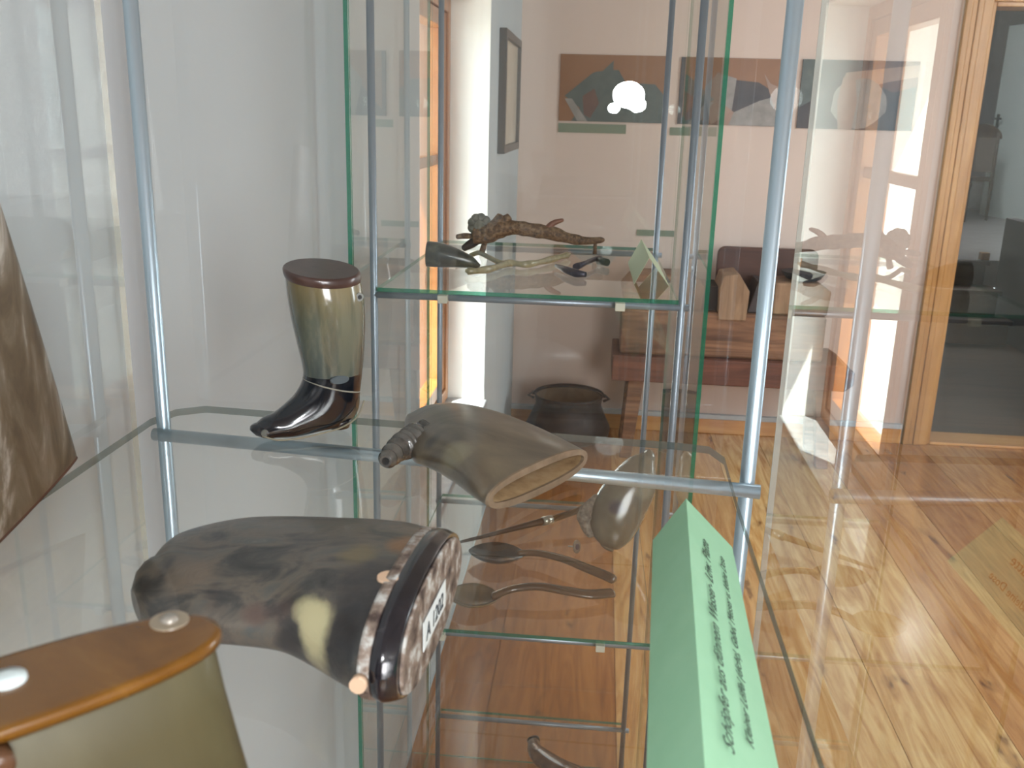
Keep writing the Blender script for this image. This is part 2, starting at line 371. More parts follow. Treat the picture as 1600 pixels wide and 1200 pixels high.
# stair hall behind: three steps up to a long landing
HX0, HX1, HY1, HH, LZ = 1.30, 5.2, 11.9, 3.3, .54
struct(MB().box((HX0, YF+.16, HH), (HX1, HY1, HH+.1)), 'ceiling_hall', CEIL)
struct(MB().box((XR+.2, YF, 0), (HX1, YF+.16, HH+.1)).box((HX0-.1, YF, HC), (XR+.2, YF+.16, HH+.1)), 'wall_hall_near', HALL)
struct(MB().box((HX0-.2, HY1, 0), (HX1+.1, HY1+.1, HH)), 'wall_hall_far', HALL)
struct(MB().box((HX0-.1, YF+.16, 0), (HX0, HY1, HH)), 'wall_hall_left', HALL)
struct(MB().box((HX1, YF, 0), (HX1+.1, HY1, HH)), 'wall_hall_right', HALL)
struct(MB().box((HX0, 4.70, -.05), (HX1, 7.4, -.001)), 'floor_hall', STAIR)
stp = MB()
for k, (y, xe) in enumerate(((6.86, 2.95), (7.05, 2.92), (7.30, 2.90))):
    z = .18*(k+1)
    stp.box((HX0+.002, y+.02, .18*k if k else .001), (xe-.02, 7.5, z-.032)); stp.box((HX0+.001, y, z-.03), (xe, 7.5, z))
struct(stp, 'floor_stair', STAIR, bevel=.004)
LAND = mat('landing_floor', simple_noise([(.3, (.30, .28, .27)), (.7, (.38, .36, .35))], 6), rough=.3)
struct(MB().box((HX0+.002, 7.34, LZ-.2), (HX1-.001, HY1-.001, LZ+.004)), 'floor_landing', LAND)
struct(MB().box((2.97, 5.0, 0), (3.05, 7.33, .86)), 'wall_stair', HALL)
struct(MB().box((2.84, 7.33, LZ+.004), (2.90, 7.39, LZ+.06)), 'trim_4', PINE, bevel=.004)
WD = mat('white_painted_door', simple_noise([(.3, (.76, .85, .82)), (.7, (.80, .88, .85))], 4), rough=.35)
p0 = onz(1530, 335, LZ+.006); p1 = onz(1574, 343, LZ+.006); dv = (p1-p0).normalized(); nv = Vector((dv.y, -dv.x, 0))
if nv.y > 0: nv = -nv
hd = MB(); hd.prism([p0, p0+dv*.85, p0+dv*.85+Z*2.0, p0+Z*2.0], -nv*.04)
d2 = struct(hd, 'door_2', WD, origin=p0, bevel=.002)
BLK = mat('black_handle', col=(.02, .022, .025), rough=.35)
hx = p0+dv*.07+nv*.004
h = MB(); h.box((-.022, -.003, -.12), (.022, .004, .11), M=Matrix.Translation(hx+Z*.98) @ Matrix.Rotation(math.atan2(dv.y, dv.x), 4, 'Z'))
h.tube([hx+Z*1.04, hx+nv*.05+Z*1.04, hx+nv*.055+dv*.03+Z*1.04, hx+nv*.055+dv*.14+Z*1.04], .011, 10)
h.build('door_handle', BLK, parent=d2)
# exterior: ground and the neighbouring facade seen through the window
EXT = mat('pale_house_render', wallfn((.75, .66, .60)), rough=.9); 
struct(MB().box((-30, -20, -1.0), (XL-WT-.001, 40, -.6)), 'floor_outside', mat('outside_ground', simple_noise([(.3, (.35, .33, .30)), (.7, (.5, .48, .45))], 1), rough=.9))
# ------------------------------------------------------------------ display cases
def rod(mb, a, b, r=.0045): mb.tube([a, b], r, 16)
def slab(name, pts, z0, th, parent, gm, em):
    mb = MB(); P = [Vector((x, y, z0)) for x, y in pts]; n = len(P)
    mb.add(P + [p+Z*th for p in P], [tuple(range(n))[::-1], tuple(range(n, 2*n))], 0)
    for i in range(n): mb.add([P[i], P[(i+1) % n], P[(i+1) % n]+Z*th, P[i]+Z*th], [(0, 1, 2, 3)], 1)
    o = mb.build(name, [gm, em], parent=parent, fixn=False)
    fixglass(o); return o
def fixglass(o):
    bm = bmesh.new(); bm.from_mesh(o.data); bmesh.ops.remove_doubles(bm, verts=bm.verts, dist=1e-6); bmesh.ops.recalc_face_normals(bm, faces=bm.faces); bm.to_mesh(o.data); bm.free()
def pane(name, a, b, z0, z1, th, parent, side=1, em=None):
    """vertical pane from ground point a to b, thickness th to the left of a->b"""
    a = Vector((*a, 0)); b = Vector((*b, 0)); d = (b-a).normalized(); n = Vector((-d.y, d.x, 0))*th*side
    P = [a, b, b+n, a+n]
    mb = MB(); v = [p+Z*z0 for p in P]+[p+Z*z1 for p in P]
    mb.add(v, [(0, 1, 5, 4), (2, 3, 7, 6)], 0); mb.add(v, [(0, 3, 2, 1), (4, 5, 6, 7), (1, 2, 6, 5), (3, 0, 4, 7)], 1)
    o = mb.build(name, [GLASS, em or EDGE], parent=parent, fixn=False); fixglass(o); return o
ZT = 1.255
def case(label, posts, panes, shelves, loc, zr, top=1.98, r=.0055, em=None):
    c = thing('display_case', loc, label, 'display case')
    for (x, y) in posts:
        m = MB(); rod(m, (x, y, .002), (x, y, top), r); m.build('post', METAL if em else METALG, parent=c)
    for a, b, th, side in panes: pane('glass_panel', a, b, .004, top-.01, th, c, side, em)
    for z, pts in shelves:
        slab('glass_shelf', pts, z-.006, .006, c, SHELFGLASS, EDGEGREY if em else EDGE)
    for (a, b) in zr:
        m = MB(); rod(m, a, b, r*.95)
        m.build('shelf_rail', METAL if em else METALG, parent=c)
    return c
# near case
LP, RP = (-.3465, .707), (.117, .66)
LN, RN = (-.3465, .12), (.112, .10)
nshelf = [(-.352, .10), (.098, .09), (.101, .60), (.103, .685), (.094, .708), (.070, .713), (-.325, .741), (-.345, .728), (-.354, .70)]
def ext(a, b, e0, e1):
    a = Vector(a); b = Vector(b); d = (b-a).normalized(); return a-d*e0, b+d*e1
rails1 = [ext((LP[0], LP[1]-.010, ZT-.012), (RP[0], RP[1]-.010, ZT-.012), .004, .008)]
case('near glass display case around the horns, blue-grey metal posts', [LP, RP, LN, RN],
     [((-.374, .02), (-.374, .716), .005, 1), ((.150, .02), (.150, .742), .005, -1), ((-.370, .748), (.152, .748), .005, 1)],
     [(ZT, nshelf)], (-.12, .4, 0), rails1, em=EDGEPALE)
# far case
FL, FR, BL, BR = (-.3205, 1.335), (.1215, 1.335), (-.312, 1.862), (.112, 1.862)
def sh2(z): return (z, [(-.314, 1.325), (.116, 1.325), (.108, 1.872), (-.306, 1.872)])
rails2 = []
for z in (ZT, .712, .18):
    rails2 += [ext((FL[0], FL[1]-.0, z-.012), (FR[0], FR[1], z-.012), .0, .010), ext((BL[0], BL[1], z-.012), (BR[0], BR[1], z-.012), .006, .012)]
c2 = case('farther glass display case holding the spoons and antler, green glass edges', [FL, FR, BL, BR],
     [((-.345, 1.31), (-.345, 1.93), .006, 1), ((.150, 1.31), (.150, 1.93), .006, -1), ((-.343, 1.305), (.148, 1.296), .005, 1), ((-.343, 1.935), (.148, 1.935), .005, 1)],
     [sh2(ZT), sh2(.712), sh2(.18)], (-.1, 1.6, 0), rails2)
CLIP = mat('clear_plastic_clip', col=(.62, .60, .50), rough=.3)
for z in (ZT, .712, .18):
    for (x, y) in ((-.218, 1.33), (.035, 1.33)):
        MB().box((x-.007, y-.012, z-.018), (x+.007, y+.004, z-.0065)).build('shelf_clip', CLIP, parent=c2, bevel=.001)
# ------------------------------------------------------------------ horns on the near shelf
def horn(name, label, rings, m, origin, cat, cap=True, extra=None):
    t = thing(name, origin, label, cat); MB().rings(rings, 0, cap, cap).build('horn_body', m, parent=t); return t
def Pz(px, py, z): return onz(px, py, z)
# big horn in front
zc = ZT+.026
secs = [((240, 892), (282, 975), .0155), ((258, 868), (318, 987), .0165), ((290, 848), (365, 990), .017), ((370, 833), (440, 1000), .019),
        ((460, 831), (490, 1022), .021), ((560, 836), (530, 1045), .0225), ((640, 845), (553, 1060), .0235), ((682, 856), (568, 1064), .024)]
BH = [(Pz(*a, ZT+b+.001), Pz(*b_, ZT+b+.001), b) for a, b_, b in secs]
o0 = Pz(480, 930, ZT)
def loc(p, o): return tuple(Vector(p)-Vector(o))
def bs(x, y, h, r, c, a): return (loc(Pz(x, y, ZT+h), o0), r, c, a)
CREAM = (.50, .45, .26)
spots = [bs(590, 915, .045, .024, (.03, .026, .026), .8), bs(555, 1000, .03, .024, (.02, .018, .02), .9), bs(640, 862, .045, .013, (.26, .13, .05), .75), bs(560, 870, .045, .012, (.17, .13, .06), .7),
         bs(340, 955, .02, .013, (.015, .013, .018), .9), bs(425, 950, .035, .011, (.06, .035, .03), .85), bs(390, 960, .03, .010, (.09, .055, .045), .8), bs(300, 890, .035, .016, (.16, .12, .085), .6), bs(460, 1000, .02, .011, (.03, .025, .025), .85),
         bs(432, 935, .041, .010, CREAM, .95), bs(456, 945, .040, .012, CREAM, .95), bs(482, 962, .037, .011, CREAM, .95), bs(502, 985, .030, .013, CREAM, .95), bs(515, 1012, .022, .013, CREAM, .95)]
BIGH = mat('mottled_grey_horn', blotch([(.28, (.018, .018, .018)), (.42, (.055, .052, .047)), (.52, (.12, .10, .078)), (.64, (.075, .08, .074)), (.76, (.27, .25, .21))], 55, (.55, 1, 1), spots, .7, .5), rough=.36, coat=.25)
bh = thing('powder_horn', o0, 'large curved mottled grey and cream horn with black plug, nearest centre of shelf', 'horn')
MB().rings(sweep(BH, Z, 40, 7, 2.3, True, False, .015)).build('horn_body', BIGH, parent=bh)
RIM = mat('black_polished_horn', simple_noise([(.4, (.006, .006, .009)), (.62, (.02, .018, .022)), (.8, (.10, .09, .09))], 60, bstr=.2), rough=.15, coat=.6)
CRUST = mat('flaky_brown_rim', simple_noise([(.35, (.05, .03, .025)), (.52, (.25, .19, .15)), (.64, (.55, .55, .52))], 90, bstr=.6), rough=.7)
# rim band and plug: continue the last section outward
A, B, bb = BH[-1]; C = (A+B)/2; u = (A-B); out = Vector((u.y, -u.x, 0)).normalized()
if out.x < 0: out = -out
def sec_at(A, B, b, off, sc=1.0, dz=0):
    C = (A+B)/2; return (C+(A-C)*sc+out*off+Z*dz, C+(B-C)*sc+out*off+Z*dz, b*sc)
MB().rings(sweep([sec_at(A, B, bb, -.003, 1.015), sec_at(A, B, bb, .002, 1.02)], Z, 40, 3, 2.3, False, False, .03)).build('rim', CRUST, parent=bh)
MB().rings(sweep([sec_at(A, B, bb, .0, .98), sec_at(A, B, bb, .006, 1.03), sec_at(A, B, bb, .013, .97)], Z, 40, 4, 2.3, False, False, .01)).build('plug', RIM, parent=bh)
MB().rings(sweep([sec_at(A, B, bb, .0132, .93), sec_at(A, B, bb, .0145, .91)], Z, 40, 2, 2.3, False, False, .03)).build('plug_face', CRUST, parent=bh)
WHITE = mat('white_paper_sticker', col=(.78, .84, .84), rough=.6); INK = mat('dark_ink', col=(.03, .04, .05), rough=.6)
C = (A+B)/2; ud = u.normalized(); cc = C+out*.0150-ud*.004-Z*.001
q = [cc-ud*.021-Z*.007, cc+ud*.021-Z*.007, cc+ud*.021+Z*.007, cc-ud*.021+Z*.007]
MB().prism(q, out*.0004).build('paper_label', WHITE, parent=bh, label='white paper label')
Mx = Matrix((( -(-ud).x*-1, 0, out.x, 0), (0, 0, 0, 0), (0, 0, 0, 0), (0, 0, 0, 1)))
ex = ud if ud.cross(Z).dot(out) > 0 else -ud
Mt = Matrix(((ex.x, 0, out.x, 0), (ex.y, 0, out.y, 0), (0, 1, 0, 0), (0, 0, 0, 1)))
Mt.translation = cc+out*.0006-Z*.004-ex*.017
text_mesh('label_text', 'A 1202', .011, Mt, INK, bh, .1)
# pale dowel seen at the rim
PEG = mat('pale_wooden_peg', col=(.72, .50, .34), rough=.6)
pg = Pz(608, 903, ZT+.0480)
MB().tube([pg-Z*.009, pg+Z*.0004], [.0058, .0052], 18).build('peg', PEG, parent=bh)
pg = BH[-1][1]-ud*.001-out*.001
MB().tube([pg, pg-ud*.004], .0035, 12).build('peg', PEG, parent=bh)
# middle horn: empty flattened powder horn with ringed tip
o1 = Pz(740, 720, ZT)
MIDH = mat('grey_olive_horn', blotch([(.3, (.08, .062, .042)), (.5, (.14, .112, .076)), (.7, (.19, .155, .10))], 18, (.5, 1, 1),
     [(loc(Pz(705, 705, ZT+.03), o1), .018, (.30, .27, .17), .6), (loc(Pz(668, 690, ZT+.025), o1), .010, (.04, .035, .03), .8)], 1.5, .12), rough=.28, coat=.35)
RIMT = mat('raw_tan_horn_edge', simple_noise([(.3, (.17, .12, .075)), (.7, (.30, .22, .145))], 50, bstr=.3), rough=.6)
INT = mat('fibrous_horn_inside', simple_noise([(.3, (.22, .13, .06)), (.5, (.42, .28, .14)), (.7, (.52, .38, .22))], 50, bstr=.5), rough=.8)
secs = [((640, 655), (655, 722), .009), ((668, 646), (684, 731), .013), ((718, 645), (712, 747), .0155), ((781, 659), (732, 764), .0155), ((845, 682), (746, 776), .014), ((900, 708), (755, 783), .0125), ((916, 716), (759, 787), .012)]
MH = [(Pz(*a, ZT+b+.001), Pz(*b_, ZT+b+.001), b) for a, b_, b in secs]
mh = thing('powder_horn', o1, 'smooth grey-olive flattened horn with open tan mouth and ringed tip, middle of shelf', 'horn')
MB().rings(sweep(MH, Z, 40, 7, 2.4, True, False), 0, True, False).build('horn_body', MIDH, parent=mh)
A, B, bb = MH[-1]; C = (A+B)/2; u = A-B; out = Vector((u.y, -u.x, 0)).normalized()
if out.x < 0: out = -out
ro = sweep([sec_at(A, B, bb, -.0005, 1.0), sec_at(A, B, bb, .0015, .99)], Z, 40, 2, 2.4, False, False)
A2, B2, b2 = MH[-2]
def inset(A, B, b, t, off): C = (A+B)/2; uu = (A-B)/2; L = uu.length; return (C+uu*((L-t)/L)+out*off, C-uu*((L-t)/L)+out*off, b-t)
ri = sweep([inset(A, B, bb, .005, .0015), inset(A, B, bb, .005, -.001)], Z, 40, 2, 2.4, False, False)
MB().rings(ro+ri, 0, False, False, False).build('mouth_rim', RIMT, parent=mh)
MB().rings(sweep([inset(A, B, bb, .005, -.0005), inset(A2, B2, b2, .006, 0.0), inset(*MH[-3], .008, 0)], Z, 40, 5, 2.4, False, False), 0, False, True).build('horn_inside', INT, parent=mh)
# turned tip
tp = [(664, 680), (648, 684), (640, 688), (630, 692), (622, 697), (612, 706), (603, 716)]
P = [Pz(x, y+8, ZT+.013) for x, y in tp]
TIPH = mat('dark_ringed_tip', simple_noise([(.3, (.05, .045, .04)), (.7, (.17, .16, .14))], 60), rough=.22, coat=.5)
prof = crom([[*p] for p in P], 8); nP = len(prof)
rad = [max(.0052, .0125-.0065*i/nP) * (1 + .13*math.cos(i*.95) + (.12 if i in (8, 9, 24, 25) else 0)) for i in range(nP)]
for i in range(nP-3, nP): rad[i] = .0052-.0006*(i-(nP-3))
MB().tube([Vector(p) for p in prof], rad, 22).build('ringed_tip', TIPH, parent=mh)
e = Vector(prof[-1]); d_ = (Vector(prof[-1])-Vector(prof[-4])).normalized()
MB().tube([e-d_*.001, e+d_*.0006], .0026, 14).build('tip_hole', DARK, parent=mh)
# boot-shaped horn bottle
g0, g1 = onz(408, 690, ZT), onz(547, 668, ZT); nb = (g1-g0).cross(Z).normalized()
def Pb(px, py): return onp(px, py, g0, nb)
ob = (g0+g1)/2; ob.z = ZT
secs = [((448, 441), (559, 437), .0255), ((451, 470), (565, 470), .0265), ((457, 505), (567, 506), .0255), ((466, 545), (566, 548), .0235), ((474, 578), (563, 585), .0215),
        ((475, 600), (560, 614), .0205), ((464, 622), (557, 645), .0195), ((448, 638), (538, 668), .018), ((430, 652), (500, 678), .0155), ((413, 660), (462, 687), .0135), ((403, 668), (428, 690), .0105)]
BT = [(Pb(*a)-nb*0, Pb(*b_), b) for a, b_, b in secs]
def bootfn(nt, b):
    tc = N(nt, 'ShaderNodeTexCoord'); sp = N(nt, 'ShaderNodeSeparateXYZ'); nt.links.new(tc.outputs['Object'], sp.inputs[0])
    f = noise(nt, coords(nt, (1, 1, .12)), 45, 6, .6, 1.0)
    leg = ramp(nt, f, [(.34, (.03, .038, .03)), (.5, (.09, .10, .075)), (.64, (.24, .22, .14))])
    hi = ramp(nt, mth(nt, 'MULTIPLY', sp.outputs['Z'], 8.0), [(.40, (.05, .075, .075)), (.72, (.10, .11, .075)), (.95, (.22, .15, .05))])
    leg = mixc(nt, .55, leg, hi)
    k = mth(nt, 'GREATER_THAN', sp.outputs['Z'], .0445)
    foot = ramp(nt, noise(nt, coords(nt), 30, 5), [(.45, (.004, .006, .010)), (.75, (.022, .024, .028))])
    nt.links.new(mixc(nt, k, foot, leg), b.inputs['Base Color']); bump(nt, b, f, .05)
BOOT = mat('boot_horn_green_amber_black', bootfn, rough=.16, coat=.7)
bt = thing('boot_bottle', ob, 'dark boot-shaped horn bottle with brown lid standing on the shelf', 'horn bottle')
tw = -nb if (-nb).y < 0 else nb
MB().rings(sweep(BT, [tw-Z*.17, tw-Z*.08]+[tw]*(len(BT)-2), 40, 6, 2.0, False, True), 0, True, True).build('boot_body', BOOT, parent=bt)
LIDM = mat('dark_brown_lid', simple_noise([(.3, (.03, .015, .012)), (.7, (.085, .045, .035))], 30, (1, 1, 1)), rough=.3, coat=.4)
Al, Bl, bl = BT[0]; up = (BT[0][0]+BT[0][1]-BT[1][0]-BT[1][1]).normalized()
MB().rings(sweep([(Al+up*z+(Al-Bl)*s, Bl+up*z-(Al-Bl)*s, bl*(1+2*s)) for z, s in ((-.001, .01), (.002, .022), (.005, .015), (.0062, -.01))], tw-Z*.17, 40, 3, 2.0, False, False)).build('lid', LIDM, parent=bt)
MB().rings(sweep([(BT[5][0]+Z*dz, BT[5][1]+Z*dz, BT[5][2]*1.005) for dz in (-.0006, .0006)], nb, 40, 2, 2.0, False, False)).build('ankle_seam', mat('pale_seam', col=(.28, .27, .22), rough=.4), parent=bt)
# sole line and heel
solem = mat('pale_stitch_line', col=(.30, .28, .20), rough=.5)
toward = -nb if (-nb).y < 0 else nb
sp_ = [Pb(x, y)+toward*o_ for x, y, o_ in ((405, 683, .008), (425, 686, .014), (455, 681, .018), (490, 673, .0185), (520, 664, .0185), (545, 648, .0175), (558, 625, .014))]
MB().tube([Vector(p) for p in crom([[*p] for p in sp_], 5)], .0007, 8).build('sole_line', solem, parent=bt)
hl_ = Pb(527, 668); MB().rings(sweep([(Pb(505, 664), Pb(548, 652), .0155), (Vector((*Pb(508, 682).xy, ZT+.0005)), Vector((*Pb(543, 672).xy, ZT+.0005)), .0135)], nb, 30, 3, 2.2, False, False)).build('heel', RIM, parent=bt)
th_ = Pb(408, 678)+toward*.0095
MB().tube([th_-toward*.002, th_+toward*.0006], [.0030, .0026], 14).build('toe_hole', mat('pale_hole_ring', col=(.16, .17, .15), rough=.4), parent=bt)
eye = Pb(545, 464)+toward*.0205
MB().tube([eye-toward*.001, eye+toward*.0008], .0032, 16).build('eyelet', mat('grey_eyelet', col=(.25, .26, .24), rough=.4), parent=bt)
MB().tube([eye, eye+toward*.0010], .0017, 16).build('eyelet_hole', DARK, parent=bt)
bk = Pb(515, 590)+toward*.021
MB().rings(sweep([(bk+(g1-g0).normalized()*.008-toward*.001, bk-(g1-g0).normalized()*.008-toward*.001, .0035), (bk+(g1-g0).normalized()*.007+toward*.0012, bk-(g1-g0).normalized()*.007+toward*.0012, .003)], Z, 24, 2, 2.0, False, False)).build('oval_stud', mat('blue_grey_stud', col=(.09, .11, .12), rough=.3), parent=bt)
# near amber-lidded flat horn box, bottom left
ZL = 1.3555
AMB = mat('amber_brown_lid', blotch([(.3, (.09, .034, .003)), (.55, (.14, .058, .007)), (.75, (.19, .09, .016))], 22, (1, 1, 1), [], 1.2, .05), rough=.22, coat=.4)
BOX = mat('olive_grey_horn_box', blotch([(.3, (.045, .034, .010)), (.5, (.075, .062, .026)), (.72, (.105, .09, .045))], 14, (1, 1, .5), [], 1.0, .08), rough=.55, coat=.06)
r0 = onz(334, 972, ZL); l0 = onz(0, 1080, ZL); dl = (l0-r0).normalized(); L_ = .118
pl = Vector((-dl.y, dl.x, 0)); 
if pl.y > 0: pl = -pl
wid = abs((onz(0, 1135, ZL)-onz(0, 1022, ZL)).dot(pl))/2*1.0
cx = r0+dl*L_/2; cx.z = 0
ow = Vector((cx.x, cx.y, ZT))
lb = thing('horn_box', ow, 'oval olive horn box with amber lid, bottom left, closest to the viewer', 'horn box')
def oval(z, a, b_, pw=2.6, n=56):
    out = []
    for k in range(n):
        t = 2*math.pi*k/n; c, s2 = math.cos(t), math.sin(t)
        out.append(Vector((cx.x, cx.y, z)) + dl*a*math.copysign(abs(c)**(2/pw), c) + pl*b_*math.copysign(abs(s2)**(2/pw), s2))
    return out
a_, b_ = L_/2, wid
MB().rings([oval(z, a_+g, b_+g) for z, g in ((ZT+.0005, .013), (ZT+.002, .0145), (ZT+.03, .010), (ZT+.06, .0045), (ZT+.08, .001), (ZL-.006, -.001), (ZL-.0042, -.003))]).build('box_body', BOX, parent=lb)
MB().rings([oval(z, a_+g, b_+g) for z, g in ((ZL-.0040, -.001), (ZL-.0035, .0008), (ZL-.0008, .0012), (ZL, 0), (ZL+.0001, -.0015))]).build('lid', AMB, parent=lb)
RIV = mat('grey_rivet', col=(.30, .27, .23), rough=.35, metal=.3)
rp = onz(265, 972, ZL)
MB().tube([rp-Z*.001, rp+Z*.0006], .0055, 20).build('washer', mat('worn_lid_patch', col=(.25, .20, .14), rough=.3), parent=lb)
MB().tube([rp, rp+Z*.0016, rp+Z*.0020], [.0028, .0024, .0008], 16).build('rivet', RIV, parent=lb)
rp = onz(12, 1064, ZL)
MB().tube([rp-Z*.001, rp+Z*.0012, rp+Z*.0018], [.0050, .0046, .0015], 20).build('white_stud', mat('pale_blue_bone', col=(.62, .70, .70), rough=.3), parent=lb)
fpt = onp(2, 1194, Vector((cx.x, cx.y, 1.30))+pl*(b_+.0045), pl)
MB().tube([fpt-pl*.004, fpt+pl*.0015, fpt+pl*.0022], [.0034, .003, .0015], 16).build('side_peg', mat('orange_brown_peg', col=(.09, .04, .018), rough=.4), parent=lb)
# tall blurred horn leaning at the left pane
xs = -.325
secs = [((-8, 350), (-130, 420), .006), ((8, 398), (-170, 480), .007), ((60, 562), (-200, 760), .008), ((97, 680), (-150, 950), .007), ((121, 757), (-95, 985), .005), ((126, 773), (-75, 996), .0035)]
VH = [(onx(*a, xs), onx(*b2_, xs), b) for a, b2_, b in secs]
zmin = min(VH[-1][0].z, VH[-1][1].z)
TALL = mat('streaked_cream_brown_horn', blotch([(.34, (.07, .05, .03)), (.48, (.12, .09, .055)), (.57, (.17, .14, .10)), (.66, (.42, .39, .34))], 26, (1, 1, .28), [], 2.0, .1, (.5, 0, 0)), rough=.4, coat=.15)
vt = thing('drinking_horn', (xs, VH[-1][0].y-.05, ZT), 'tall streaked brown and cream horn cup cropped at the left edge', 'horn')
MB().rings(sweep(VH, Vector((1, 0, 0)), 36, 7, 2.2, True, False)).build('horn_body', TALL, parent=vt)
A, B, bb = VH[-1]; dn = (VH[-1][0]+VH[-1][1]-VH[-2][0]-VH[-2][1]).normalized()
MB().rings(sweep([(A+dn*k, B+dn*k, bb*s) for k, s in ((-.001, 1.01), (.002, 1.0))], Vector((1, 0, 0)), 36, 2, 2.2, False, False)).build('rim', mat('dark_brown_rim', col=(.10, .045, .03), rough=.4), parent=vt)
print('tall horn base z', A.z, B.z, A.y, B.y)
# green tent card
GREEN = mat('mint_green_card', simple_noise([(.3, (.36, .66, .42)), (.7, (.40, .70, .46))], 30, bstr=.05), rough=.8, spec=.2)
lf, rf = onz(1020, 845, ZT+.0005), onz(1144, 856, ZT+.0005)
ap = ony(1072, 780, (lf.y+rf.y)/2+.004)
ln, rn = onz(1010, 1200, ZT+.0005), onz(1216, 1200, ZT+.0005)
hgt = ap.z-ZT
an = onz(1101, 1200, ap.z+.001)
def extrap(a, b, y): t = (y-a.y)/(b.y-a.y); return a+(b-a)*t
YE = .25
ln, rn, an = extrap(lf, ln, YE), extrap(rf, rn, YE), extrap(ap, an, YE)
oc = Vector(((lf.x+rf.x)/2, .4, ZT))
gc = thing('tent_card', oc, 'mint green folded paper card with handwriting standing on the near shelf', 'sign')
TH = .0005
n_l = (ap-lf).cross(ln-lf).normalized(); n_r = (rf-ap).cross(rn-rf).normalized()
if n_l.z > 0: n_l = -n_l
if n_r.z > 0: n_r = -n_r
card = MB(); card.prism([lf, ap, an, ln], n_l*TH); card.prism([ap, rf, rn, an], n_r*TH)
card.build('folded_card', GREEN, parent=gc)
INKG = mat('green_black_ink', col=(.05, .09, .06), rough=.7)
def card_frame(pt, size_shift=0):
    ex = (ap-an).normalized(); nn = -n_r; ey = nn.cross(ex).normalized()
    M = Matrix(((ex.x, ey.x, nn.x, 0), (ex.y, ey.y, nn.y, 0), (ex.z, ey.z, nn.z, 0), (0, 0, 0, 1))); M.translation = pt; return M
def onface(px, py): return onp(px, py, ap, n_r)
s1, s2_ = onface(1148, 1185), onface(1178, 1175)
e1 = onface(1106, 850); e2 = onface(1131, 875)
fr_ = card_frame(s1)
def card_text(body, s, e, size):
    ex = (e-s).normalized(); nn = -n_r; ey = nn.cross(ex).normalized()
    M = Matrix(((ex.x, ey.x, nn.x, 0), (ex.y, ey.y, nn.y, 0), (ex.z, ey.z, nn.z, 0), (0, 0, 0, 1))); M.translation = s+nn*.0002
    o = text_mesh('handwriting', body, size, Matrix.Identity(4), INKG, gc, .45, .00005)
    xs_ = [v.co.x + parent_loc(gc).x for v in o.data.vertices]; wd = max(xs_)
    sc = (e-s).length/wd
    o.data.transform(Matrix.Translation(-parent_loc(gc)) @ M @ Matrix.Scale(sc, 4, Vector((1, 0, 0))) @ Matrix.Translation(parent_loc(gc)))
card_text('Schöpfer aus dünnem Wasser- Löw. Platte', s1, e1, .0085)
card_text('Kleiner Löffel (dicht), Gabel, Messer u. kleine Dose', s2_, e2, .0062)
# ------------------------------------------------------------------ objects in the farther case
# small dark horn tip, top shelf
o3 = onz(705, 412, ZT)
secs = [((668, 378), (667, 418), .0185), ((690, 381), (690, 419), .018), ((715, 390), (714, 419), .015), ((738, 402), (734, 420), .009), ((749, 413), (744, 420), .004)]
p3 = onz(706, 419, ZT); n3 = Vector((0, -1, 0))
TH3 = [(onp(*a, p3, n3)+Vector((0, .0, .001)), onp(*b2_, p3, n3)+Vector((0, 0, .001)), b) for a, b2_, b in secs]
t3 = thing('horn_tip', (p3.x, p3.y, ZT), 'short blunt black-green horn tip at left on the farther case top shelf', 'horn')
MB().rings(sweep(TH3, n3, 30, 6, 2.1, False, True)).build('horn_body', mat('black_green_horn', simple_noise([(.36, (.006, .007, .006)), (.52, (.025, .028, .018)), (.66, (.09, .10, .07))], 55, (.5, 1, 1)), rough=.3, coat=.4), parent=t3)
# carved antler branch
BROWNC = mat('carved_brown_antler', simple_noise([(.32, (.035, .018, .010)), (.5, (.14, .075, .035)), (.68, (.27, .17, .09))], 160, bstr=.8), rough=.6)
YA = 1.70
def An(px, py, dy=0): return ony(px, py, YA+dy)
ab = thing('carved_antler', (An(800, 392).x, YA, ZT), 'gnarled brown carved antler branch lying across the farther case top shelf', 'antler')
def knob(name, pts, rads, m, par, seg=14, jit=.12, sub=5):
    P = crom([[*p, r] for p, r in zip(pts, rads)], sub)
    rr = [p[3]*(1+random.uniform(-jit, jit)) for p in P]
    rr[0] *= .35; rr[-1] *= .35
    return MB().tube([Vector(p[:3]) for p in P], rr, seg).build(name, m, parent=par, subsurf=1)
pts = [An(738, 372), An(752, 372), An(775, 366), An(800, 362), An(830, 366), An(862, 371), An(885, 378), An(915, 383), An(945, 381)]
knob('main_beam', pts, [.016, .019, .018, .0145, .0135, .0125, .010, .008, .005], BROWNC, ab)
knob('tine', [An(853, 372), An(858, 361), An(867, 354), An(881, 350)], [.008, .0065, .005, .003], mat('reddish_tine', col=(.19, .075, .045), rough=.5), ab, jit=.05)
knob('tine', [An(712, 377), An(725, 375), An(745, 376)], [.0045, .0055, .005], BROWNC, ab, jit=.05)
knob('tine', [An(765, 368), An(778, 352), An(784, 342)], [.012, .0105, .008], BROWNC, ab)
knob('tine', [An(778, 362), An(790, 350), An(797, 344)], [.0105, .009, .007], BROWNC, ab)
knob('tine', [An(752, 378), An(735, 388), An(722, 396)], [.009, .008, .006], mat('dark_tine', col=(.035, .02, .015), rough=.6), ab, jit=.08)
RO = mat('grey_rosette', simple_noise([(.35, (.09, .085, .065)), (.7, (.20, .19, .15))], 90, bstr=.6), rough=.7)
ro_ = MB()
for k in range(9):
    a = k*math.tau/9; c = An(750, 358)+Vector((math.cos(a)*.0135, -.008, math.sin(a)*.0135)); 
    ro_.tube([c+Vector((0, .007, 0)), c+Vector((0, .003, 0)), c, c-Vector((0, .005, 0))], [.003, .009, .009, .003], 10)
